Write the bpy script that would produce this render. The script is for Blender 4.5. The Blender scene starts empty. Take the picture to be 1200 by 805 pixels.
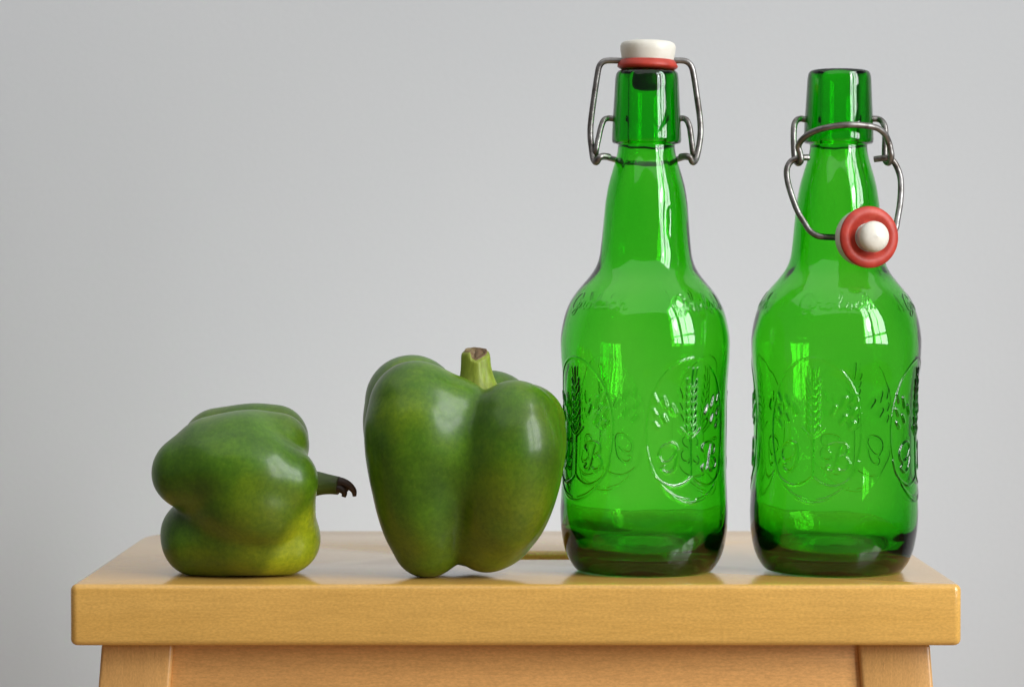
import bpy, bmesh, math
import numpy as np
from mathutils import Vector, Matrix, noise as mnoise

R = math.radians
scene = bpy.context.scene
col = scene.collection

# ------------------------------------------------------------------ camera
F_PX, CX, CY = 2941.0, 600.0, 402.5          # focal length and centre in photo pixels
CAM = Vector((0.0, -1.05, 0.123))
PITCH = math.atan((CY - 341.0) / F_PX)        # horizon lies at row 341
cd = bpy.data.cameras.new('camera'); cam = bpy.data.objects.new('camera', cd); col.objects.link(cam)
cam.location = CAM
cam.rotation_euler = (R(90) - PITCH, 0, 0)
cd.sensor_width = 36.0; cd.lens = 36.0 * F_PX / 1200.0
cd.clip_start = 0.01; cd.clip_end = 50
cd.dof.use_dof = True; cd.dof.focus_distance = 1.085; cd.dof.aperture_fstop = 14
scene.camera = cam

# ------------------------------------------------------------------ room light
world = bpy.data.worlds.new('World'); scene.world = world; world.use_nodes = True
bg = world.node_tree.nodes['Background']
bg.inputs[0].default_value = (0.93, 0.96, 1.0, 1); bg.inputs[1].default_value = 0.15

def pane_light(y0, y1, z0, z1, L, x=1.45):
    """One pane of the daylit window in the wall to the right."""
    ld = bpy.data.lights.new('window_pane_light', 'AREA'); ld.shape = 'RECTANGLE'
    ld.size = y1 - y0; ld.size_y = z1 - z0
    ld.energy = L * math.pi * ld.size * ld.size_y
    ld.color = (0.97, 0.99, 1.0)
    lo = bpy.data.objects.new('window_pane_light', ld); col.objects.link(lo)
    lo.location = (x, (y0 + y1) / 2, (z0 + z1) / 2)
    lo.rotation_euler = (R(90), 0, R(90))
WL = 13.2
for (y0, y1) in ((-1.92, -1.64), (-1.60, -1.32), (-1.14, -0.86), (-0.82, -0.54)):
    pane_light(y0, y1, 0.10, 0.40, WL)
    pane_light(y0, y1, 0.46, 1.15, WL)
    pane_light(y0, y1, 1.20, 1.90, WL)

# soft daylight coming back from a pale ceiling
cl = bpy.data.lights.new('ceiling_bounce_light', 'AREA'); cl.shape = 'RECTANGLE'; cl.size = 3.8; cl.size_y = 3.0
cl.energy = 0.88 * math.pi * cl.size * cl.size_y; cl.color = (1.0, 0.995, 0.985)
co = bpy.data.objects.new('ceiling_bounce_light', cl); col.objects.link(co); co.location = (0.0, -0.9, 1.95)

# spot added on the window side to brighten the wall behind the stool
sl = bpy.data.lights.new('wall_fill_spot', 'SPOT'); sl.energy = 150; sl.color = (1.0, 0.99, 0.97)
sl.spot_size = R(13.5); sl.spot_blend = 1.0; sl.shadow_soft_size = 0.22
so = bpy.data.objects.new('wall_fill_spot', sl); col.objects.link(so); so.location = (1.40, -1.23, 0.75)
so.rotation_euler = (Vector((0.02, 0.62, -0.075)) - Vector(so.location)).to_track_quat('-Z', 'Y').to_euler()

vs = scene.view_settings
vs.view_transform = 'Standard'; vs.look = 'None'; vs.exposure = 0.0; vs.gamma = 1.0
vs.use_curve_mapping = False
cy = scene.cycles
cy.max_bounces = 32; cy.transmission_bounces = 24; cy.glossy_bounces = 12; cy.diffuse_bounces = 5
cy.transparent_max_bounces = 16
cy.use_denoising = True
cy.caustics_reflective = True; cy.caustics_refractive = True; cy.blur_glossy = 0.3
cy.sample_clamp_indirect = 6.0

# ------------------------------------------------------------------ helpers
cp, sp = math.cos(PITCH), math.sin(PITCH)
def P(px, py, d):
    """Point on the ray of a photo pixel, d millimetres behind the stool's front edge."""
    u, v = (px - CX) / F_PX, (CY - py) / F_PX
    dirv = Vector((u, cp + v * sp, v * cp - sp))
    t = (d / 1000.0 - CAM.y) / dirv.y
    return CAM + dirv * t
def S(d):
    """photo pixels per metre at depth d mm"""
    return F_PX / (d / 1000.0 - CAM.y)

def link(name, me, mat=None, parent=None):
    o = bpy.data.objects.new(name, me); col.objects.link(o)
    if mat is not None: me.materials.append(mat)
    if parent is not None: o.parent = parent
    return o
def empty(name, loc, label, cat, group=None):
    o = bpy.data.objects.new(name, None); col.objects.link(o); o.location = loc
    o.empty_display_size = 0.02
    o['label'] = label; o['category'] = cat
    if group: o['group'] = group
    return o
def grid_mesh(name, V, closed_u=True):
    """V: rows x cols x 3 -> quads, columns wrap round."""
    r, c, _ = V.shape
    me = bpy.data.meshes.new(name)
    idx = np.arange(r * c).reshape(r, c)
    a = idx[:-1]; b = idx[1:]
    f = np.stack([a, np.roll(a, -1, 1), np.roll(b, -1, 1), b], -1).reshape(-1, 4)
    me.vertices.add(r * c); me.vertices.foreach_set('co', V.astype(np.float32).ravel())
    me.loops.add(f.size); me.loops.foreach_set('vertex_index', f.astype(np.int32).ravel())
    me.polygons.add(len(f)); me.polygons.foreach_set('loop_start', np.arange(0, f.size, 4, dtype=np.int32))
    me.polygons.foreach_set('use_smooth', np.ones(len(f), bool))
    me.update(); me.validate()
    return me
def catmull(pts, n=8):
    pts = [Vector(p) for p in pts]
    q = [pts[0] * 2 - pts[1]] + pts + [pts[-1] * 2 - pts[-2]]
    out = []
    for i in range(1, len(q) - 2):
        p0, p1, p2, p3 = q[i - 1:i + 3]
        for k in range(n):
            t = k / n
            out.append(0.5 * ((2 * p1) + (p2 - p0) * t + (2 * p0 - 5 * p1 + 4 * p2 - p3) * t * t + (3 * p1 - p0 - 3 * p2 + p3) * t ** 3))
    out.append(pts[-1]); return out
def tube(name, pts, rad, mat, parent, origin, n=8, sides=14):
    c = catmull(pts, n)
    c = [p - Vector(origin) for p in c]
    rr = rad if callable(rad) else (lambda t: rad)
    rows = []; up = None
    for i, p in enumerate(c):
        tg = (c[min(i + 1, len(c) - 1)] - c[max(i - 1, 0)]).normalized()
        if up is None: up = tg.orthogonal().normalized()
        up = (up - tg * up.dot(tg)).normalized(); bi = tg.cross(up)
        t = i / (len(c) - 1); ra = rr(t)
        rows.append([p + (up * math.cos(a) + bi * math.sin(a)) * ra for a in (2 * math.pi * k / sides for k in range(sides))])
        if i == 0: rows.insert(0, [p + (v - p) * 0.02 for v in rows[0]]); 
    rows.append([c[-1] + (v - c[-1]) * 0.02 for v in rows[-1]])
    V = np.array([[list(v) for v in r] for r in rows])
    return link(name, grid_mesh(name, V), mat, parent)
def lathe_arr(prof, seg):
    a = np.arange(seg) * 2 * math.pi / seg
    pr = np.array(prof)
    return np.stack([pr[:, :1] * np.cos(a), pr[:, :1] * np.sin(a), np.repeat(pr[:, 1:2], seg, 1)], -1)
def smooth_angle(me, ang=40):
    me.shade_smooth() if hasattr(me, 'shade_smooth') else None
    me.set_sharp_from_angle(angle=R(ang))

# ------------------------------------------------------------------ materials
class N:
    def __init__(s, name):
        s.m = bpy.data.materials.new(name); s.m.use_nodes = True; s.t = s.m.node_tree
        s.bsdf = s.t.nodes['Principled BSDF']; s.out = s.t.nodes['Material Output']
    def n(s, kind, **kw):
        nd = s.t.nodes.new(kind)
        for k, v in kw.items():
            if k in nd.inputs: nd.inputs[k].default_value = v
            else: setattr(nd, k, v)
        return nd
    def l(s, a, b): s.t.links.new(a, b)
    def coords(s, scale=(1, 1, 1), kind='Object'):
        tc = s.n('ShaderNodeTexCoord'); mp = s.n('ShaderNodeMapping'); mp.inputs['Scale'].default_value = scale
        s.l(tc.outputs[kind], mp.inputs['Vector']); return mp.outputs[0]
    def noise(s, vec, scale, detail=4, rough=0.5, dist=0.0):
        nd = s.n('ShaderNodeTexNoise'); nd.inputs['Scale'].default_value = scale; nd.inputs['Detail'].default_value = detail
        nd.inputs['Roughness'].default_value = rough; nd.inputs['Distortion'].default_value = dist
        if vec is not None: s.l(vec, nd.inputs['Vector'])
        return nd.outputs['Fac']
    def ramp(s, fac, stops):
        nd = s.n('ShaderNodeValToRGB'); cr = nd.color_ramp
        while len(cr.elements) < len(stops): cr.elements.new(0.5)
        for e, (p, c) in zip(cr.elements, stops):
            e.position = p; e.color = (*c, 1) if len(c) == 3 else c
        s.l(fac, nd.inputs[0]); return nd.outputs[0]
    def mix(s, fac, a, b, mode='MIX'):
        nd = s.n('ShaderNodeMix', data_type='RGBA', blend_type=mode)
        for sock, v in ((nd.inputs[0], fac), (nd.inputs[6], a), (nd.inputs[7], b)):
            if isinstance(v, (float, int)): sock.default_value = v
            elif isinstance(v, tuple): sock.default_value = (*v, 1) if len(v) == 3 else v
            else: s.l(v, sock)
        return nd.outputs[2]
    def bump(s, h, strength, dist):
        nd = s.n('ShaderNodeBump'); nd.inputs['Strength'].default_value = strength; nd.inputs['Distance'].default_value = dist
        s.l(h, nd.inputs['Height']); s.l(nd.outputs[0], s.bsdf.inputs['Normal'])
    def set(s, **kw):
        for k, v in kw.items():
            k = k.replace('_', ' ')
            if k not in s.bsdf.inputs: continue
            if hasattr(v, 'links') or isinstance(v, bpy.types.NodeSocket): s.l(v, s.bsdf.inputs[k])
            else: s.bsdf.inputs[k].default_value = (*v, 1) if isinstance(v, tuple) and len(v) == 3 and s.bsdf.inputs[k].type == 'RGBA' else v

def mat_wall():
    w = N('painted_wall'); v = w.coords()
    big = w.noise(v, 3.0, 3)
    gr = w.noise(v, 850, 2, 0.6)
    cw = w.mix(1.0, w.ramp(big, [(0.3, (0.566, 0.588, 0.610)), (0.7, (0.588, 0.608, 0.628))]), w.ramp(gr, [(0.30, (0.955, 0.955, 0.955)), (0.70, (1.035, 1.035, 1.035))]), 'MULTIPLY')
    w.set(Base_Color=cw, Roughness=0.85)
    w.bump(w.noise(v, 300, 5, 0.6), 0.14, 0.0015)
    return w.m
def mat_floor():
    w = N('floor_boards'); v = w.coords((1, 12, 1))
    w.set(Base_Color=w.ramp(w.noise(v, 4, 5), [(0.3, (0.28, 0.17, 0.09)), (0.7, (0.40, 0.26, 0.14))]), Roughness=0.5)
    return w.m
def mat_wood(name, light, dark, axis, rough, coat):
    w = N(name)
    sc = {'x': (1.0, 14, 14), 'z': (14, 14, 1.0)}[axis]
    v = w.coords(sc)
    fine = w.noise(v, 60, 6, 0.65)
    broad = w.noise(v, 7, 4, 0.5, 0.4)
    c = w.ramp(broad, [(0.25, dark), (0.75, light)])
    c2 = w.mix(0.28, c, w.ramp(fine, [(0.35, tuple(x * 0.72 for x in dark)), (0.62, light)]), 'MIX')
    blotch = w.noise(w.coords((4, 4, 4)), 9, 3)
    c3 = w.mix(w.ramp(blotch, [(0.4, (0, 0, 0)), (0.8, (0.35, 0.35, 0.35))]), c2, tuple(x * 0.78 for x in light))
    # short dark pore flecks along the grain
    vf = w.coords({'x': (12, 150, 150), 'z': (150, 150, 12)}[axis])
    fl = w.ramp(w.noise(vf, 9, 2, 0.5), [(0.74, (0, 0, 0)), (0.80, (0.55, 0.55, 0.55))])
    c4 = w.mix(fl, c3, tuple(x * 0.45 for x in dark))
    rn = w.n('ShaderNodeMapRange'); w.l(w.noise(v, 20, 4), rn.inputs[0]); rn.inputs[3].default_value = rough * 0.85; rn.inputs[4].default_value = rough * 1.2
    gr = w.noise(w.coords((1, 2.2, 2.2) if axis == 'x' else (2.2, 2.2, 1)), 620, 2, 0.6)
    c4 = w.mix(1.0, c4, w.ramp(gr, [(0.30, (0.86, 0.86, 0.84)), (0.70, (1.08, 1.08, 1.10))]), 'MULTIPLY')
    w.set(Base_Color=c4, Roughness=rn.outputs[0], Coat_Weight=coat, Coat_Roughness=rough * 0.7, IOR=1.45)
    w.bump(fine, 0.05, 0.001)
    return w.m
def mat_glass():
    w = N('green_bottle_glass')
    w.t.nodes.remove(w.bsdf)
    g = w.n('ShaderNodeBsdfGlass'); g.inputs['Color'].default_value = (1, 1, 1, 1); g.inputs['Roughness'].default_value = 0.0; g.inputs['IOR'].default_value = 1.51
    bp = w.n('ShaderNodeBump'); bp.inputs['Strength'].default_value = 0.10; bp.inputs['Distance'].default_value = 0.002
    w.l(w.noise(w.coords((1, 1, 0.6)), 55, 2, 0.45), bp.inputs['Height']); w.l(bp.outputs[0], g.inputs['Normal'])
    w.l(g.outputs[0], w.out.inputs['Surface'])
    va = w.n('ShaderNodeVolumeAbsorption'); va.inputs['Color'].default_value = (0.595, 0.945, 0.36, 1); va.inputs['Density'].default_value = 1000
    w.l(va.outputs[0], w.out.inputs['Volume'])
    return w.m
def mat_steel():
    w = N('dull_steel_wire'); v = w.coords()
    c = w.ramp(w.noise(v, 160, 5, 0.65), [(0.35, (0.12, 0.105, 0.095)), (0.52, (0.26, 0.25, 0.24)), (0.75, (0.36, 0.35, 0.34))])
    w.set(Base_Color=c, Metallic=1.0, Roughness=0.42)
    w.bump(w.noise(v, 500, 4), 0.3, 0.0006)
    return w.m
def mat_cap():
    w = N('worn_white_ceramic'); v = w.coords()
    c = w.ramp(w.noise(v, 90, 5, 0.6), [(0.30, (0.50, 0.44, 0.30)), (0.42, (0.66, 0.63, 0.54)), (0.7, (0.72, 0.70, 0.64))])
    w.set(Base_Color=c, Roughness=0.38, Specular_IOR_Level=0.5)
    w.bump(w.noise(v, 300, 4), 0.12, 0.0006)
    return w.m
def mat_rubber():
    w = N('red_rubber'); v = w.coords()
    c = w.ramp(w.noise(v, 180, 5, 0.6), [(0.3, (0.33, 0.022, 0.012)), (0.6, (0.45, 0.038, 0.02)), (0.8, (0.52, 0.08, 0.045))])
    w.set(Base_Color=c, Roughness=0.5)
    w.bump(w.noise(v, 420, 4), 0.2, 0.0005)
    return w.m
def mat_plug():
    w = N('grey_plug'); v = w.coords()
    w.set(Base_Color=w.ramp(w.noise(v, 120, 4), [(0.3, (0.10, 0.03, 0.02)), (0.7, (0.16, 0.05, 0.03))]), Roughness=0.6)
    return w.m
def mat_pepper(name, patch=None):
    w = N(name); v = w.coords()
    big = w.noise(v, 26, 3, 0.5, 0.3)
    c = w.ramp(big, [(0.28, (0.028, 0.080, 0.002)), (0.5, (0.060, 0.150, 0.003)), (0.72, (0.128, 0.215, 0.003))])
    olive = w.noise(v, 15, 3, 0.5)
    c = w.mix(w.ramp(olive, [(0.45, (0, 0, 0)), (0.75, (0.8, 0.8, 0.8))]), c, (0.108, 0.108, 0.004))
    # fine pale freckles of the skin
    fr = w.noise(v, 900, 2, 0.5)
    c = w.mix(w.ramp(fr, [(0.55, (0, 0, 0)), (0.8, (0.25, 0.25, 0.25))]), c, (0.14, 0.22, 0.02))
    if patch is not None:
        sep = w.n('ShaderNodeSeparateXYZ'); w.l(w.coords(), sep.inputs[0])
        def lin(a, b, c_):   # a*x + b*z + c
            m1 = w.n('ShaderNodeMath', operation='MULTIPLY'); w.l(sep.outputs[0], m1.inputs[0]); m1.inputs[1].default_value = a
            m2 = w.n('ShaderNodeMath', operation='MULTIPLY_ADD'); w.l(sep.outputs[2], m2.inputs[0]); m2.inputs[1].default_value = b
            w.l(m1.outputs[0], m2.inputs[2])
            m3 = w.n('ShaderNodeMath', operation='ADD'); w.l(m2.outputs[0], m3.inputs[0]); m3.inputs[1].default_value = c_
            return m3.outputs[0]
        a, b, c0 = patch
        ad = w.n('ShaderNodeMath', operation='MULTIPLY_ADD'); w.l(w.noise(v, 45, 3), ad.inputs[0]); ad.inputs[1].default_value = 0.006; w.l(lin(a, b, c0 - 0.003), ad.inputs[2])
        mr = w.n('ShaderNodeMapRange', interpolation_type='SMOOTHSTEP'); w.l(ad.outputs[0], mr.inputs[0]); mr.inputs[1].default_value = -0.002; mr.inputs[2].default_value = 0.005
        zz = w.n('ShaderNodeMapRange', interpolation_type='SMOOTHSTEP'); w.l(sep.outputs[2], zz.inputs[0]); zz.inputs[1].default_value = 0.036; zz.inputs[2].default_value = 0.024
        zz.inputs[3].default_value = 0; zz.inputs[4].default_value = 1
        pm = w.n('ShaderNodeMath', operation='MULTIPLY'); w.l(mr.outputs[0], pm.inputs[0]); w.l(zz.outputs[0], pm.inputs[1])
        c = w.mix(pm.outputs[0], c, (0.27, 0.325, 0.008))
    gr = w.noise(v, 520, 3, 0.65)
    c = w.mix(1.0, c, w.ramp(gr, [(0.30, (0.74, 0.80, 0.7)), (0.70, (1.20, 1.14, 1.2))]), 'MULTIPLY')
    mot = w.noise(v, 75, 3, 0.55)
    c = w.mix(1.0, c, w.ramp(mot, [(0.30, (0.80, 0.86, 0.8)), (0.70, (1.12, 1.10, 1.1))]), 'MULTIPLY')
    w.set(Base_Color=c, Roughness=0.42, Specular_IOR_Level=0.26, Coat_Weight=0.34, Coat_Roughness=0.19,
          Subsurface_Weight=0.12, Subsurface_Radius=(0.4, 1.0, 0.15), Subsurface_Scale=0.004)
    hb = w.n('ShaderNodeMath', operation='MULTIPLY_ADD'); w.l(w.noise(v, 700, 3), hb.inputs[0]); hb.inputs[1].default_value = 0.12; w.l(w.noise(v, 90, 3, 0.5), hb.inputs[2])
    w.bump(hb.outputs[0], 0.10, 0.0016)
    return w.m
def mat_stem(name, base, tip, along, p0, p1):
    """stem green that dries to brown along one local axis"""
    w = N(name); v = w.coords()
    sep = w.n('ShaderNodeSeparateXYZ'); w.l(v, sep.inputs[0])
    ad = w.n('ShaderNodeMath', operation='MULTIPLY_ADD'); w.l(w.noise(v, 260, 4), ad.inputs[0]); ad.inputs[1].default_value = (p1 - p0) * 1.2
    w.l(sep.outputs[along], ad.inputs[2])
    mr = w.n('ShaderNodeMapRange'); w.l(ad.outputs[0], mr.inputs[0]); mr.inputs[1].default_value = p0; mr.inputs[2].default_value = p1
    streak = w.noise(w.coords((6, 6, 1) if along == 2 else (1, 6, 6)), 120, 4)
    g = w.ramp(streak, [(0.3, tuple(x * 0.7 for x in base)), (0.7, base)])
    w.set(Base_Color=w.mix(mr.outputs[0], g, tip), Roughness=0.5)
    w.bump(streak, 0.3, 0.001)
    return w.m

M_WALL, M_FLOOR = mat_wall(), mat_floor()
M_TOP = mat_wood('lacquered_birch_top', (0.72, 0.415, 0.105), (0.65, 0.365, 0.084), 'x', 0.17, 0.35)
M_RAIL = mat_wood('lacquered_birch_rail', (0.76, 0.405, 0.135), (0.68, 0.35, 0.105), 'x', 0.3, 0.2)
M_LEG = mat_wood('lacquered_birch_leg', (0.68, 0.375, 0.125), (0.58, 0.31, 0.095), 'z', 0.3, 0.2)
M_GLASS, M_STEEL, M_CAP, M_RUB, M_PLUG = mat_glass(), mat_steel(), mat_cap(), mat_rubber(), mat_plug()

# ------------------------------------------------------------------ setting
FLOOR_Z = -0.50
WALL_Y = 0.62
def sheet(name, pts, mat):
    me = bpy.data.meshes.new(name); me.from_pydata(pts, [], [(0, 1, 2, 3)]); me.update()
    o = link(name, me, mat); o['kind'] = 'structure'; return o
sheet('wall', [(-4, WALL_Y, FLOOR_Z), (4, WALL_Y, FLOOR_Z), (4, WALL_Y, 2.0), (-4, WALL_Y, 2.0)], M_WALL)
sheet('floor', [(-4, -3, FLOOR_Z), (4, -3, FLOOR_Z), (4, WALL_Y, FLOOR_Z), (-4, WALL_Y, FLOOR_Z)], M_FLOOR)

# ------------------------------------------------------------------ stool
SX, HW, SD, TH = 0.0016, 0.1872, 0.2375, 0.0258
stool = empty('step_stool', (SX, SD / 2, FLOOR_Z), 'varnished birch wood step stool with slotted top carrying peppers and bottles', 'stool')
SO = Vector((SX, SD / 2, FLOOR_Z))
def rrect(hw, y0, y1, rf, rb, n=10):
    out = []
    for cx_, cy_, r, a0 in ((hw - rf, y0 + rf, rf, -90), (hw - rb, y1 - rb, rb, 0), (-hw + rb, y1 - rb, rb, 90), (-hw + rf, y0 + rf, rf, 180)):
        for k in range(n + 1):
            a = R(a0 + 90 * k / n); out.append((cx_ + r * math.cos(a), cy_ + r * math.sin(a)))
    return out
def make_top():
    bm = bmesh.new()
    outer = [bm.verts.new((x, y, -TH)) for x, y in rrect(HW, 0, SD, 0.0035, 0.038)]
    hy, hw, hr = SD / 2 - 0.001, 0.036, 0.0172
    st = []
    for cx_, a0 in ((hw, -90), (-hw, 90)):
        for k in range(15):
            a = R(a0 + 180 * k / 14); st.append((cx_ + hr * math.cos(a), hy + hr * math.sin(a)))
    inner = [bm.verts.new((x, y, -TH)) for x, y in st]
    es = []
    for lp in (outer, inner):
        for i in range(len(lp)): es.append(bm.edges.new((lp[i], lp[(i + 1) % len(lp)])))
    res = bmesh.ops.triangle_fill(bm, edges=es, use_beauty=True)
    faces = [g for g in res['geom'] if isinstance(g, bmesh.types.BMFace)]
    ext = bmesh.ops.extrude_face_region(bm, geom=faces)
    bmesh.ops.translate(bm, verts=[g for g in ext['geom'] if isinstance(g, bmesh.types.BMVert)], vec=(0, 0, TH))
    bmesh.ops.recalc_face_normals(bm, faces=bm.faces)
    bmesh.ops.dissolve_limit(bm, angle_limit=R(1), verts=bm.verts, edges=bm.edges)
    sh = [e for e in bm.edges if len(e.link_faces) == 2 and e.calc_face_angle() > R(60)]
    bmesh.ops.bevel(bm, geom=sh, offset=0.0026, segments=4, profile=0.5, affect='EDGES', clamp_overlap=True)
    bmesh.ops.translate(bm, verts=bm.verts, vec=Vector((SX, 0, 0)) - SO)
    me = bpy.data.meshes.new('seat_top'); bm.to_mesh(me); bm.free()
    smooth_angle(me, 30)
    return link('seat_top', me, M_TOP, stool)
make_top()
def bar8(name, corners_top, corners_bot, mat, bev=0.002):
    """bar between two quads, edges eased"""
    bm = bmesh.new()
    t = [bm.verts.new(Vector(c) - SO) for c in corners_top]; b = [bm.verts.new(Vector(c) - SO) for c in corners_bot]
    bm.faces.new(t); bm.faces.new(b[::-1])
    for i in range(4): bm.faces.new((t[i], b[i], b[(i + 1) % 4], t[(i + 1) % 4]))
    bmesh.ops.recalc_face_normals(bm, faces=bm.faces)
    bmesh.ops.bevel(bm, geom=list(bm.edges), offset=bev, segments=3, profile=0.5, affect='EDGES')
    me = bpy.data.meshes.new(name); bm.to_mesh(me); bm.free(); smooth_angle(me, 35)
    return link(name, me, mat, stool)
zt = -TH - 0.0004
LX0, LX1 = 0.1453, 0.1757         # leg's inner and outer face under the top
splay = math.tan(R(4.6)) * (-FLOOR_Z - TH)
for s in (1, -1):
    for (ya, yb) in ((0.011, 0.037), (SD - 0.037, SD - 0.011)):
        q = [(SX + s * LX0, ya), (SX + s * LX1, ya), (SX + s * LX1, yb), (SX + s * LX0, yb)]
        bar8('leg', [(x, y, zt) for x, y in q], [(x + s * splay, y, FLOOR_Z) for x, y in q], M_LEG, 0.0016)
def rail(y0, y1, z0, ins):
    k = math.tan(R(4.6))
    a = LX0 + 0.0005; b = a + k * (zt - z0)
    bar8('apron', [(SX - a, y0, zt), (SX + a, y0, zt), (SX + a, y1, zt), (SX - a, y1, zt)],
         [(SX - b, y0, z0), (SX + b, y0, z0), (SX + b, y1, z0), (SX - b, y1, z0)], M_RAIL, 0.001)
rail(0.0142, 0.0335, -0.095, 0)
rail(SD - 0.0335, SD - 0.0165, -0.095, 0)
for s in (1, -1):
    a = SX + s * 0.152; b = SX + s * 0.168; k = s * math.tan(R(4.6)) * 0.07
    bar8('side_rail', [(a, 0.0375, zt), (b, 0.0375, zt), (b, SD - 0.0375, zt), (a, SD - 0.0375, zt)],
         [(a + k, 0.0375, zt - 0.07), (b + k, 0.0375, zt - 0.07), (b + k, SD - 0.0375, zt - 0.07), (a + k, SD - 0.0375, zt - 0.07)], M_LEG, 0.001)

# ------------------------------------------------------------------ bottle glass
def bottle_profile():
    zr = np.array([(1.0, 30.6), (3, 32.3), (6.8, 34.2), (10.5, 35.4), (18, 36.6), (25.6, 36.9), (35, 36.5), (45, 36.0), (55.6, 35.7), (73.7, 35.8), (84, 36.3), (93.2, 37.0), (100.7, 37.3), (104.5, 37.0),
                   (108.2, 36.3), (112, 35.5), (115.7, 34.2), (119.5, 32.3), (123.3, 29.6), (127, 26.3), (130.8, 23.2), (134.5, 21.2), (138.3, 20.2), (145.8, 19.4), (153.3, 18.8), (160.8, 18.2), (168.4, 17.0), (175.9, 14.9), (179.6, 13.7), (183.5, 12.7), (186.5, 12.5)])
    dense = np.arange(1.0, 186.5, 0.1)
    r = np.interp(dense, zr[:, 0], zr[:, 1])
    k = np.exp(-0.5 * (np.arange(-60, 61) * 0.1 / 1.6) ** 2); k /= k.sum()
    rp = np.pad(r, 60, mode='reflect', reflect_type='odd'); r = np.convolve(rp, k, 'valid')
    zs = [1.0]                                    # finer rows where the relief is
    while zs[-1] < 186.2:
        z = zs[-1]; zs.append(z + (0.27 if 28 < z < 97 or 109 < z < 126 else 0.9))
    zs = np.array(zs); rr = np.interp(zs, dense, r)
    return dense, r, zs, rr
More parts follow.
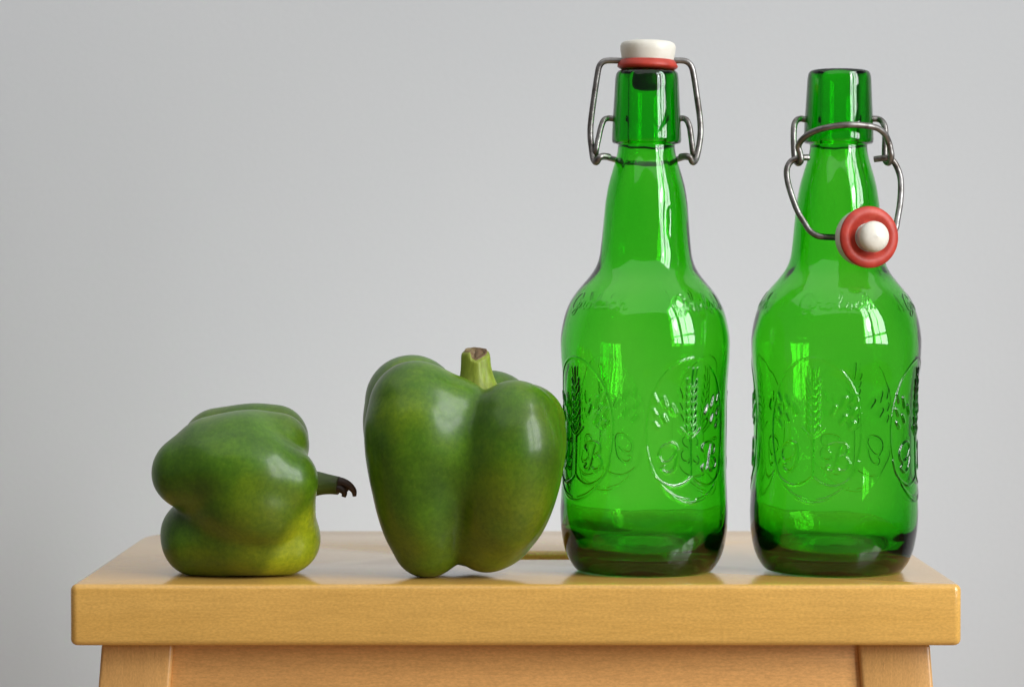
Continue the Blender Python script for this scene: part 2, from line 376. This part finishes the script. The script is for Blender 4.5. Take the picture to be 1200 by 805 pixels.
def strokes():
    """emblem and shoulder script as (points, half width, height) in mm; emblem centred on u = 0"""
    out = []
    def add(pts, w, h, n=5, closed=False):
        c = catmull([(x, y, 0) for x, y in pts], n); out.append(([(p.x, p.y) for p in c], w, h))
    def ell(cx_, cy_, a, b, tilt, w, h, n=22, fill=False):
        t = [2 * math.pi * i / n for i in range(n + 1)]
        ct, st_ = math.cos(R(tilt)), math.sin(R(tilt))
        out.append(([(cx_ + a * math.cos(x) * ct - b * math.sin(x) * st_, cy_ + a * math.cos(x) * st_ + b * math.sin(x) * ct) for x in t], w, h))
    ell(0, 63, 21, 31, 0, 0.75, 0.30, 60)
    for s in (-1, 1):
        add([(0, 43.5), (s * 3, 41), (s * 8, 39.3), (s * 13, 40.6), (s * 17.5, 44.5), (s * 19.6, 50)], 0.75, 0.45)
        add([(s * 2, 33.4), (s * 8, 35.2), (s * 13.5, 39)], 0.6, 0.3)
        add([(0, 60), (s * 2.4, 61.5), (s * 5, 64)], 0.6, 0.5)
        for (x, y, a, b, tl) in ((17.0, 77.0, 1.0, 1.7, 22), (17.2, 71.0, 1.0, 1.3, 30), (16.6, 65.6, 1.0, 1.2, 38), (12.8, 75.2, 1.1, 2.0, 22), (12.8, 68.2, 1.0, 1.5, 30), (8.8, 72.0, 1.0, 1.6, 25)):
            add([(s * (x - b * math.sin(R(tl))), y - b * math.cos(R(tl))), (s * x, y), (s * (x + b * math.sin(R(tl))), y + b * math.cos(R(tl)))], 1.6, 0.60, 3)
        for k in range(7):
            z = 63.5 + 3.25 * k
            add([(s * 0.7, z - 1.5), (s * 2.1, z), (s * 2.5, z + 1.6)], 1.15, 0.62, 3)
        add([(s * 1.6, 86), (s * 2.3, 90)], 0.45, 0.35, 2)
    add([(0, 43.5), (0, 52), (0, 60)], 0.75, 0.45)
    add([(0, 61), (0, 74), (0, 86.5)], 0.9, 0.6)
    add([(0, 86), (0.3, 89.5)], 0.9, 0.6, 2)
    G = [([(3.4, 4.2), (2.4, 6.0), (-0.6, 6.3), (-3.6, 4.2), (-4.6, 1.0), (-3.2, -1.6), (-0.3, -1.4), (2.0, 0.9), (3.6, 3.6)], 0.95), ([(3.6, 3.6), (3.4, 0), (2.6, -3.6), (0.4, -6.0), (-2.4, -5.8), (-3.6, -4.2), (-2.4, -3.2)], 0.95)]
    B = [([(1.4, 5.6), (0.4, 2), (-0.5, -2), (-1.7, -5.0), (-3.6, -5.7), (-4.8, -4.4), (-3.7, -3.2)], 1.0), ([(-3.4, 2.6), (-4.6, 3.8), (-3.6, 5.6), (-0.4, 6.4), (2.8, 6.1), (4.3, 4.3), (3.6, 1.9), (1.2, 0.6)], 0.85),
         ([(1.2, 0.6), (3.8, 0.0), (5.0, -2.4), (3.8, -4.9), (1.2, -5.6), (0.2, -4.6)], 0.95)]
    for pts, w in G: add([(x - 10.6, y + 51.4) for x, y in pts], w * 1.05, 0.52)
    for pts, w in B: add([(x + 10.6, y + 51.4) for x, y in pts], w * 1.05, 0.52)
    # shoulder lettering, one word per quarter
    L = {'G': ([[(3.2, 5.2), (2.0, 7.2), (-0.6, 6.6), (-2.2, 3.6), (-1.6, 0.6), (0.8, 0.4), (2.6, 3.0)], [(2.6, 3.0), (2.4, 0), (1.0, -2.4), (-1.2, -2.0), (0.6, -0.4), (3.4, 1.2)]], 6.4),
         'r': ([[(-1.6, 0.8), (-0.4, 3.6), (0.2, 3.0), (1.4, 3.4), (0.9, 1.2), (1.6, 0.2), (2.6, 1.0)]], 4.2),
         'o': ([[(1.2, 3.2), (-0.6, 3.0), (-1.4, 1.2), (-0.2, 0.1), (1.2, 1.2), (1.2, 3.2), (2.6, 2.6)]], 4.2),
         'l': ([[(-1.4, 1.0), (0.8, 4.4), (1.3, 7.2), (0.3, 7.2), (-0.3, 3.6), (0.1, 0.4), (1.8, 0.8)]], 3.8),
         's': ([[(-1.6, 0.8), (0.4, 3.6), (1.2, 1.6), (0.4, 0.2), (-1.0, 0.5), (2.4, 1.0)]], 3.9),
         'c': ([[(1.4, 2.9), (0.3, 3.5), (-1.2, 2.0), (-0.6, 0.2), (1.0, 0.3), (2.2, 1.2)]], 3.8),
         'h': ([[(-1.2, 1.0), (0.6, 4.6), (0.9, 7.0), (0.0, 6.8), (-0.6, 0.1)], [(-0.6, 1.8), (0.8, 3.4), (1.6, 2.4), (1.3, 0.3), (2.6, 0.8)]], 4.4)}
    word = 'Grolsch'; tot = sum(L[c][1] for c in word); u = -tot / 2
    script = []
    for c in word:
        adv = L[c][1]
        for pts in L[c][0]: script.append([(u + adv / 2 + x, 114.8 + y * 0.95) for x, y in pts])
        u += adv
    return out, script
def field(U, Z, items):
    H = np.zeros_like(U)
    for pts, w, h in items:
        p = np.array(pts); lo = p.min(0) - w; hi = p.max(0) + w
        m = (U > lo[0]) & (U < hi[0]) & (Z > lo[1]) & (Z < hi[1])
        if not m.any(): continue
        x = U[m]; y = Z[m]; dmin = np.full(x.shape, 9e9)
        for a, b in zip(p[:-1], p[1:]):
            ab = b - a; L2 = max(ab @ ab, 1e-9)
            t = np.clip(((x - a[0]) * ab[0] + (y - a[1]) * ab[1]) / L2, 0, 1)
            dmin = np.minimum(dmin, (x - a[0] - t * ab[0]) ** 2 + (y - a[1] - t * ab[1]) ** 2)
        q = np.clip(np.sqrt(dmin) / w, 0, 1)
        H[m] = np.maximum(H[m], h * 0.5 * (1 + np.cos(np.pi * q)))
    return H
def make_bottle_mesh():
    NS = 920
    dense, rd, zs, rr = bottle_profile()
    th = np.arange(NS) * 2 * np.pi / NS
    # angle 0 points at the emblem; each quarter repeats
    q = (th + np.pi / 4) % (np.pi / 2) - np.pi / 4
    em, script = strokes()
    T, Z = np.meshgrid(q, zs); RR = np.repeat(rr[:, None], NS, 1)
    H = field(T * 36.0, Z, em)
    qs = (th - R(14) + np.pi / 4) % (np.pi / 2) - np.pi / 4
    Ts, _ = np.meshgrid(qs, zs)
    H = np.maximum(H, field(Ts * 31.5, Z, [([(p.x, p.y) for p in catmull([(x, y, 0) for x, y in s], 4)], 0.55, 0.20) for s in script]))
    dr = np.gradient(rr, zs); nx = 1 / np.sqrt(1 + dr ** 2); nz = -dr * nx
    # gentle unevenness of moulded glass
    A = th[None, :]; zz = zs[:, None]
    wob = 0.10 * np.sin(3 * A + zz * 0.045) * np.sin(zz * 0.03 + 1) + 0.05 * np.sin(7 * A - zz * 0.07) + 0.03 * np.sin(13 * A + zz * 0.16)
    fade = np.clip((zs - 2) / 10, 0, 1)[:, None]
    Ro = RR + (H) * nx[:, None] + wob * fade; Zo = Z + H * nz[:, None]
    outer = np.stack([Ro, Zo], -1)
    def const(pr): return np.repeat(np.array(pr, float)[:, None, :], NS, 1)
    base = const([(0.02, 3.6), (6, 3.5), (12, 3.1), (18, 2.4), (23, 1.5), (26, 0.5), (27.6, 0.06), (29.2, 0.05), (30.0, 0.4)])
    # knurl marks round the heel of the base
    lip = const([(12.5, 186.8), (12.9, 187.2), (14.6, 187.5), (15.1, 188.0), (15.25, 189.0), (15.2, 192), (15.0, 197), (14.7, 202), (14.4, 207), (14.15, 212), (13.95, 216), (13.6, 218.0), (12.9, 219.1), (12.0, 219.5), (10.6, 219.4), (9.2, 218.8), (8.3, 217.5), (7.8, 215), (7.7, 205), (7.8, 195), (8.2, 188), (9.0, 183)])
    # inner wall
    zi = np.concatenate([np.arange(180, 14, -1.5)])
    off = np.interp(zi, [14, 19, 30, 100, 120, 135, 160, 180], [5.4, 3.7, 3.0, 2.9, 3.2, 3.6, 3.8, 3.6])
    ri = np.interp(zi, dense, rd) - off
    ti = th[None, :]
    wi = 0.22 * np.sin(2 * ti + zi[:, None] * 0.04 + 0.7) + 0.12 * np.sin(5 * ti - zi[:, None] * 0.06)
    inner = np.stack([ri[:, None] + wi, np.repeat(zi[:, None], NS, 1)], -1)
    r0 = ri[-1]
    ib = const([(r0 - 1.1, 12.0), (r0 - 2.9, 9.8), (r0 - 5.6, 8.2), (r0 - 9, 7.4), (15, 7.6), (10, 8.2), (5, 8.8), (0.02, 9.0)])
    prof = np.concatenate([base, outer, lip, inner, ib], 0)
    ang = th - np.pi / 2                      # emblem faces -y (towards the camera) at rotation 0
    V = np.stack([prof[..., 0] * np.cos(ang), prof[..., 0] * np.sin(ang), prof[..., 1]], -1) / 1000
    me = grid_mesh('glass_body', V)
    me.materials.append(M_GLASS)
    return me
glass_me = make_bottle_mesh()

BD = 55.0                                   # bottle axis, mm behind the front edge
def bottle_root(px, lean, label):
    b = P(px, 668, BD); o = empty('swing_top_bottle', (b.x, BD / 1000, 0.0002), label, 'bottle', None)
    o.rotation_euler = (0, R(lean), 0)
    return o
def add_glass(root, az):
    g = bpy.data.objects.new('glass_body', glass_me); col.objects.link(g); g.parent = root
    g.rotation_euler = (0, 0, R(az)); return g
b1 = bottle_root(754.5, 0.3, 'embossed green swing-top bottle beside the upright pepper, white stopper clamped shut')
b2 = bottle_root(976, 0.6, 'embossed green swing-top bottle standing open, red-ringed stopper hanging at its neck')
add_glass(b1, 31.0); add_glass(b2, -22.0)

def lathe(name, prof, mat, parent, mtx, seg=56):
    me = grid_mesh(name, lathe_arr([(max(r, 0.02) / 1000, z / 1000) for r, z in prof], seg))
    o = link(name, me, mat, parent); o.matrix_local = mtx; return o
bpy.context.view_layer.update()
def wire(name, pts, root, rad=0.00136, n=8):
    """points (px, py, depth mm) -> local tube, undoing the root's lean"""
    inv = root.matrix_basis.inverted()
    return tube(name, [inv @ P(*p) for p in pts], rad, M_STEEL, root, (0, 0, 0), n)
CAPP = [(0, 232.6), (6, 232.5), (10, 232.2), (11.6, 231.4), (12.2, 230.0), (12.1, 228), (11.5, 224.8), (11.1, 223.2), (10.6, 222.4), (0, 222.4)]
WASH = [(8.0, 222.6), (10.9, 224.2), (11.8, 224.0), (12.7, 222.6), (13.3, 221.6), (13.3, 221.0), (12.6, 220.4), (11.6, 219.9), (10.4, 219.75), (9.4, 220.0), (8.2, 220.9), (7.2, 221.6), (6.2, 221.8)]
PLUG = [(6.2, 221.0), (6.2, 216), (6.6, 214), (6.4, 212), (5.5, 210.6), (3, 210), (0, 209.8)]
# closed stopper
st1 = lathe('stopper', CAPP, M_CAP, b1, Matrix.Translation((0.0002, 0, 0.2200)) @ Matrix.Rotation(R(1.0), 4, 'Y') @ Matrix.Translation((0, 0, -0.2200)))
lathe('rubber_gasket', WASH, M_RUB, st1, Matrix.Identity(4))
lathe('plug', PLUG, M_PLUG, st1, Matrix.Identity(4))
wire('bail_wire', [(714, 184, 50), (707, 183, 48), (702.5, 185, 47), (699, 190.5, 48), (695.5, 187, 51), (693.5, 175, 53), (691.8, 158, 54), (692.8, 140, 55), (696.5, 112, 55), (699.8, 90, 55), (702, 79, 55), (706, 73.5, 55), (712, 71.5, 55), (722, 71.5, 55), (735, 72, 55)], b1)
wire('bail_wire', [(797, 184, 50), (804, 183, 48), (808.5, 185, 47), (812, 190.5, 48), (815.5, 187, 51), (818.5, 175, 53), (820.8, 158, 54), (820.3, 140, 55), (816.5, 112, 55), (813.2, 90, 55), (810.5, 79, 55), (806, 73.5, 55), (800, 71.5, 55), (791, 71.5, 55), (780, 72, 55)], b1)
wire('lever_wire', [(719.5, 139.5, 55), (713, 139, 55), (708, 141, 54), (704.5, 149, 53), (701.5, 162, 52), (698.8, 175, 51), (698.5, 182, 53), (703, 184.5, 57), (710, 184.5, 62), (718, 186.5, 66), (730, 190, 70.2), (744, 192.5, 72), (757, 193, 72.5), (771, 192.5, 72), (784, 190, 70.2), (795, 186.5, 66), (802, 184.5, 62), (808, 184.5, 57), (812, 182, 53), (811.5, 175, 51), (810, 162, 52), (808, 149, 53), (804.5, 141, 54), (800, 139, 55), (795, 139.5, 55)], b1, 0.00130)
# open stopper: axis leans to the right of the camera
ax = Vector((math.sin(R(14)), -math.cos(R(14)), 0.02)).normalized()
wc = P(1018.5, 278, 27)                     # centre of the gasket's rim
inv2 = b2.matrix_basis.inverted()
axl = inv2.to_3x3() @ ax; wl = inv2 @ wc
rot = (-axl).to_track_quat('Z', 'Y').to_matrix().to_4x4()    # local +z (cap top) points away from the camera
m2 = Matrix.Translation(wl) @ rot @ Matrix.Translation((0, 0, -0.2212))
st2 = lathe('stopper', CAPP, M_CAP, b2, m2)
KNOB = [(5.6, 222.0), (5.6, 219), (6.4, 217.6), (6.7, 216.2), (6.5, 214.8), (5.6, 213.5), (4.0, 212.6), (2.0, 212.2), (0.9, 212.0), (0, 211.7)]
lathe('rubber_gasket', WASH, M_RUB, st2, Matrix.Identity(4))
lathe('plug', KNOB, M_CAP, st2, Matrix.Identity(4))
wire('bail_wire', [(948, 185, 47), (941, 185, 46), (934, 186, 45.5), (927, 189.5, 46), (922.5, 197, 46), (922.3, 208, 46), (926, 224, 44), (934, 246, 42), (942, 260, 41), (949, 270.5, 40), (958, 276.5, 39), (968, 278, 38.5), (980, 278.5, 38), (990, 278.5, 38)], b2)
wire('bail_wire', [(1024.5, 187, 47), (1032, 186, 46), (1039, 185.5, 45.5), (1046, 188.5, 46), (1051, 196, 46), (1055, 208, 45), (1055.8, 222, 43), (1054.5, 240, 41), (1051.5, 258, 38), (1049.5, 268, 36), (1045, 275, 35), (1036, 278, 35)], b2)
wire('lever_wire', [(944.5, 140.5, 55), (938, 139.5, 55), (933, 142, 53), (930.5, 149, 51), (930, 162, 50), (930.5, 176, 49.5), (931.5, 186, 49), (935, 191.5, 46.5), (938.5, 188.5, 44), (937.5, 180, 43.5), (935.5, 172, 43), (939, 165, 41), (948, 157.5, 38), (962, 151.5, 35), (980, 147.8, 33.5), (998, 146.5, 33.5), (1014, 147.5, 35), (1028, 150.5, 38), (1036.5, 157, 40.5), (1041, 166, 43), (1043.5, 176, 43.5), (1044.5, 184, 44), (1041.5, 191, 46.5), (1037.5, 188, 49), (1037, 176, 49.5), (1037.5, 162, 50), (1037, 150, 51), (1034, 143, 53), (1029, 140, 55), (1022, 139.5, 55)], b2, 0.00138)

# ------------------------------------------------------------------ peppers
def lobe_segments(lobe, n=11):
    """(px, py, depth mm, radius px) chain -> smoothed list of (point mm, radius mm)"""
    pts = []
    for (px, py, d, rp) in lobe:
        p = P(px, py, d) * 1000; pts.append((p.x, p.y, p.z, rp / S(d) * 1000))
    a = np.array(pts)
    if len(a) == 1: return [(a[0], a[0])]
    t = np.arange(len(a)); tt = np.linspace(0, len(a) - 1, (len(a) - 1) * n + 1)
    out = np.zeros((len(tt), 4))
    for c in range(4):
        cv = catmull([(x, 0, 0) for x in a[:, c]], n); out[:, c] = [v.x for v in cv]
    return list(zip(out[:-1], out[1:]))
def make_fruit(name, lobes, centre, k, mat, parent, origin, seed):
    segs = [lobe_segments(l) for l in lobes]
    def sdf(p):
        acc = np.zeros(len(p))
        for sg in segs:
            dm = np.full(len(p), 1e9)
            for a, b in sg:
                ab = b[:3] - a[:3]; L2 = max(ab @ ab, 1e-9)
                t = np.clip(((p - a[:3]) @ ab) / L2, 0, 1)
                dm = np.minimum(dm, np.linalg.norm(p - a[:3] - t[:, None] * ab, axis=1) - (a[3] + t * (b[3] - a[3])))
            acc += np.exp(-np.clip(dm, -60, 200) / k)
        return -k * np.log(np.maximum(acc, 1e-30))
    bm = bmesh.new(); bmesh.ops.create_icosphere(bm, subdivisions=7, radius=1.0)
    D = np.array([v.co[:] for v in bm.verts]); D /= np.linalg.norm(D, axis=1)[:, None]
    c = np.array(P(*centre)) * 1000
    t = np.full(len(D), 85.0)
    for _ in range(18):
        t = np.maximum(t - 0.92 * sdf(c + D * t[:, None]), 4.0)
    Q = c + D * t[:, None]
    for i, v in enumerate(bm.verts):
        q = Vector(Q[i])
        w = 0.55 * mnoise.noise(q * 0.035 + Vector((seed, 0, 0))) + 0.22 * mnoise.noise(q * 0.09 + Vector((0, seed, 0)))
        q = q + Vector(D[i]) * w
        q.z = max(q.z, 0.1)
        v.co = q / 1000 - origin
    for _ in range(6): bmesh.ops.smooth_vert(bm, verts=bm.verts, factor=0.5, use_axis_x=True, use_axis_y=True, use_axis_z=True)
    for f in bm.faces: f.smooth = True
    me = bpy.data.meshes.new(name); bm.to_mesh(me); bm.free()
    return link(name, me, mat, parent)

# upright pepper
o1 = P(545, 671, 38); o1.z = 0.0
pep1 = empty('bell_pepper', o1, 'plump green bell pepper standing upright, stalk up, beside the stoppered bottle', 'pepper', None)
lob1 = [[(488, 480, 24, 57), (489, 515, 22, 62), (494, 590, 24, 54), (500, 637, 28, 40.5)],
        [(530, 488, 25, 46), (528, 530, 22, 50), (520, 578, 26, 37)],
        [(604, 494, 16, 49), (602, 530, 14, 57), (592, 590, 18, 51), (570, 632, 26, 38)],
        [(616, 496, 33, 47), (612, 530, 33, 51), (601, 590, 33, 46), (588, 624, 33, 38)],
        [(482, 470, 50, 55), (484, 510, 50, 58), (494, 590, 48, 50), (505, 630, 45, 37)],
        [(575, 487, 62, 53), (575, 520, 62, 54), (565, 590, 55, 48), (555, 630, 48, 35)],
        [(548, 545, 21, 45), (544, 570, 27, 38)],
        [(558, 492, 38, 32), (550, 530, 40, 56), (545, 600, 38, 31)]]
make_fruit('fruit', lob1, (545, 555, 38), 2.2, mat_pepper('green_pepper_skin'), pep1, o1, 3.1)
M_STEM1 = mat_stem('fresh_stalk', (0.24, 0.30, 0.025), (0.16, 0.15, 0.04), 2, 0.0985, 0.104)
def make_stalk():
    c0, c1, c2, c3 = P(560, 466, 37), P(559, 447, 37), P(557.5, 428, 37), P(557, 409, 37)
    pts = [c0, c1, c2, c3]; c = catmull(pts, 8); rows = []
    k = 40
    for i, p in enumerate(c):
        t = i / (len(c) - 1)
        rad = (16 * (1 - t) ** 3 + 16.6 - 3.2 * max(0, (t - 0.82) / 0.18) ** 2) / S(37)
        row = []
        for j in range(k):
            a = 2 * math.pi * j / k
            rr = rad * (1 + 0.05 * math.cos(5 * a + 1) + 0.02 * math.cos(9 * a))
            row.append(p + Vector((math.cos(a) * rr, math.sin(a) * rr, 0)))
        rows.append(row)
    # ragged cut that slopes towards the viewer
    top = rows[-1]
    def cutz(x, y):
        sl = 0.0052 * max(0.0, -y / 0.006) if x > -0.0018 else 0.0016 * max(0.0, -y / 0.006)
        return -sl - 0.0012 * (x / 0.006) ** 2 + 0.0004 * mnoise.noise(Vector((x * 700, y * 700, 2)))
    cc = c[-1]
    for row in rows:
        for v in row: v.z = min(v.z, cc.z + cutz(v.x - cc.x, v.y - cc.y))
    for f in (0.93, 0.86, 0.75, 0.62, 0.48, 0.34, 0.2, 0.02):
        row = []
        for v in top:
            x, y = (v.x - cc.x) * f, (v.y - cc.y) * f
            groove = abs(math.sin((x + 0.0004) * 700)) ** 0.5
            z = cc.z + cutz(x, y) + (0.0007 if f > 0.9 else 0) - 0.0016 * (1 - groove) * (f < 0.9) - 0.0004 * (f < 0.8) + 0.0009 * mnoise.noise(Vector((x * 500, y * 500, 5))) * (f < 0.9)
            row.append(Vector((cc.x + x, cc.y + y, z)))
        rows.append(row)
    V = np.array([[list(v - o1) for v in r] for r in rows])
    n_side = len(c)
    side = link('stalk', grid_mesh('stalk', V[:n_side]), M_STEM1, pep1)
    end = link('cut_end', grid_mesh('cut_end', V[n_side - 1:]), mat_stem('dry_cut_end', (0.40, 0.34, 0.15), (0.13, 0.075, 0.03), 0, 0.001, 0.012), side)
make_stalk()

# lying pepper
o2 = P(278, 672, 40); o2.z = 0.0
pep2 = empty('bell_pepper', o2, 'squat green bell pepper lying on its side with a yellow-green patch and browned stalk', 'pepper', None)
lob2 = [[(231, 634, 35, 41), (285, 632, 28, 43), (333, 631, 34, 43)],
        [(221, 553, 25, 43), (266, 548, 20, 49), (300, 553, 19, 47), (332, 563, 22, 41)],
        [(250, 532, 36, 44), (290, 526, 35, 45), (325, 521, 36, 38)],
        [(246, 536, 29, 44), (285, 534, 26, 48), (288, 538, 29, 42)],
        [(258, 522, 61, 45), (296, 518, 61, 46), (320, 516, 61, 42)],
        [(238, 625, 60, 42), (325, 625, 60, 42)],
        [(262, 590, 28, 44), (282, 592, 21, 46), (304, 594, 19, 45), (326, 596, 27, 43)],
        [(272, 575, 42, 58), (300, 575, 42, 56)],
        [(227, 622, 40, 36), (280, 620, 40, 40)]]
make_fruit('fruit', lob2, (278, 573, 40), 1.9, mat_pepper('patchy_pepper_skin', (0.83, -0.556, -0.0083)), pep2, o2, 8.4)
st_c = [P(352, 567, 38), P(372, 566.5, 37), P(386, 567.5, 36), P(397, 569, 35)]
M_STEM2 = mat_stem('drying_stalk', (0.075, 0.125, 0.015), (0.035, 0.016, 0.008), 0, 0.045, 0.051)
def taper(t): return (8 * (1 - t) ** 3 + 12.8 - 2.2 * t) / S(36)
stalk2 = tube('stalk', st_c, taper, M_STEM2, pep2, o2, 8, 20)
M_DRY = mat_stem('dry_stalk_tip', (0.04, 0.018, 0.010), (0.09, 0.04, 0.02), 0, 0.052, 0.062)
for pts, r0, r1 in (([(392, 565, 35), (401, 565.5, 35), (409, 569, 34.5), (414.5, 575, 34), (415.5, 581.5, 34)], 7.2, 2.2),
                    ([(392, 571, 34), (399, 573, 33.5), (403, 576, 33), (403.5, 579, 33), (402.5, 582, 33)], 5.0, 2.6),
                    ([(390, 573.5, 35), (397, 573.5, 35.5), (405, 573, 36), (408, 575, 36)], 4.5, 1.5)):
    tube('dried_tip', [P(*p) for p in pts], (lambda r0, r1: lambda t: (r0 + (r1 - r0) * t) / S(35))(r0, r1), M_DRY, stalk2, o2, 6, 12)
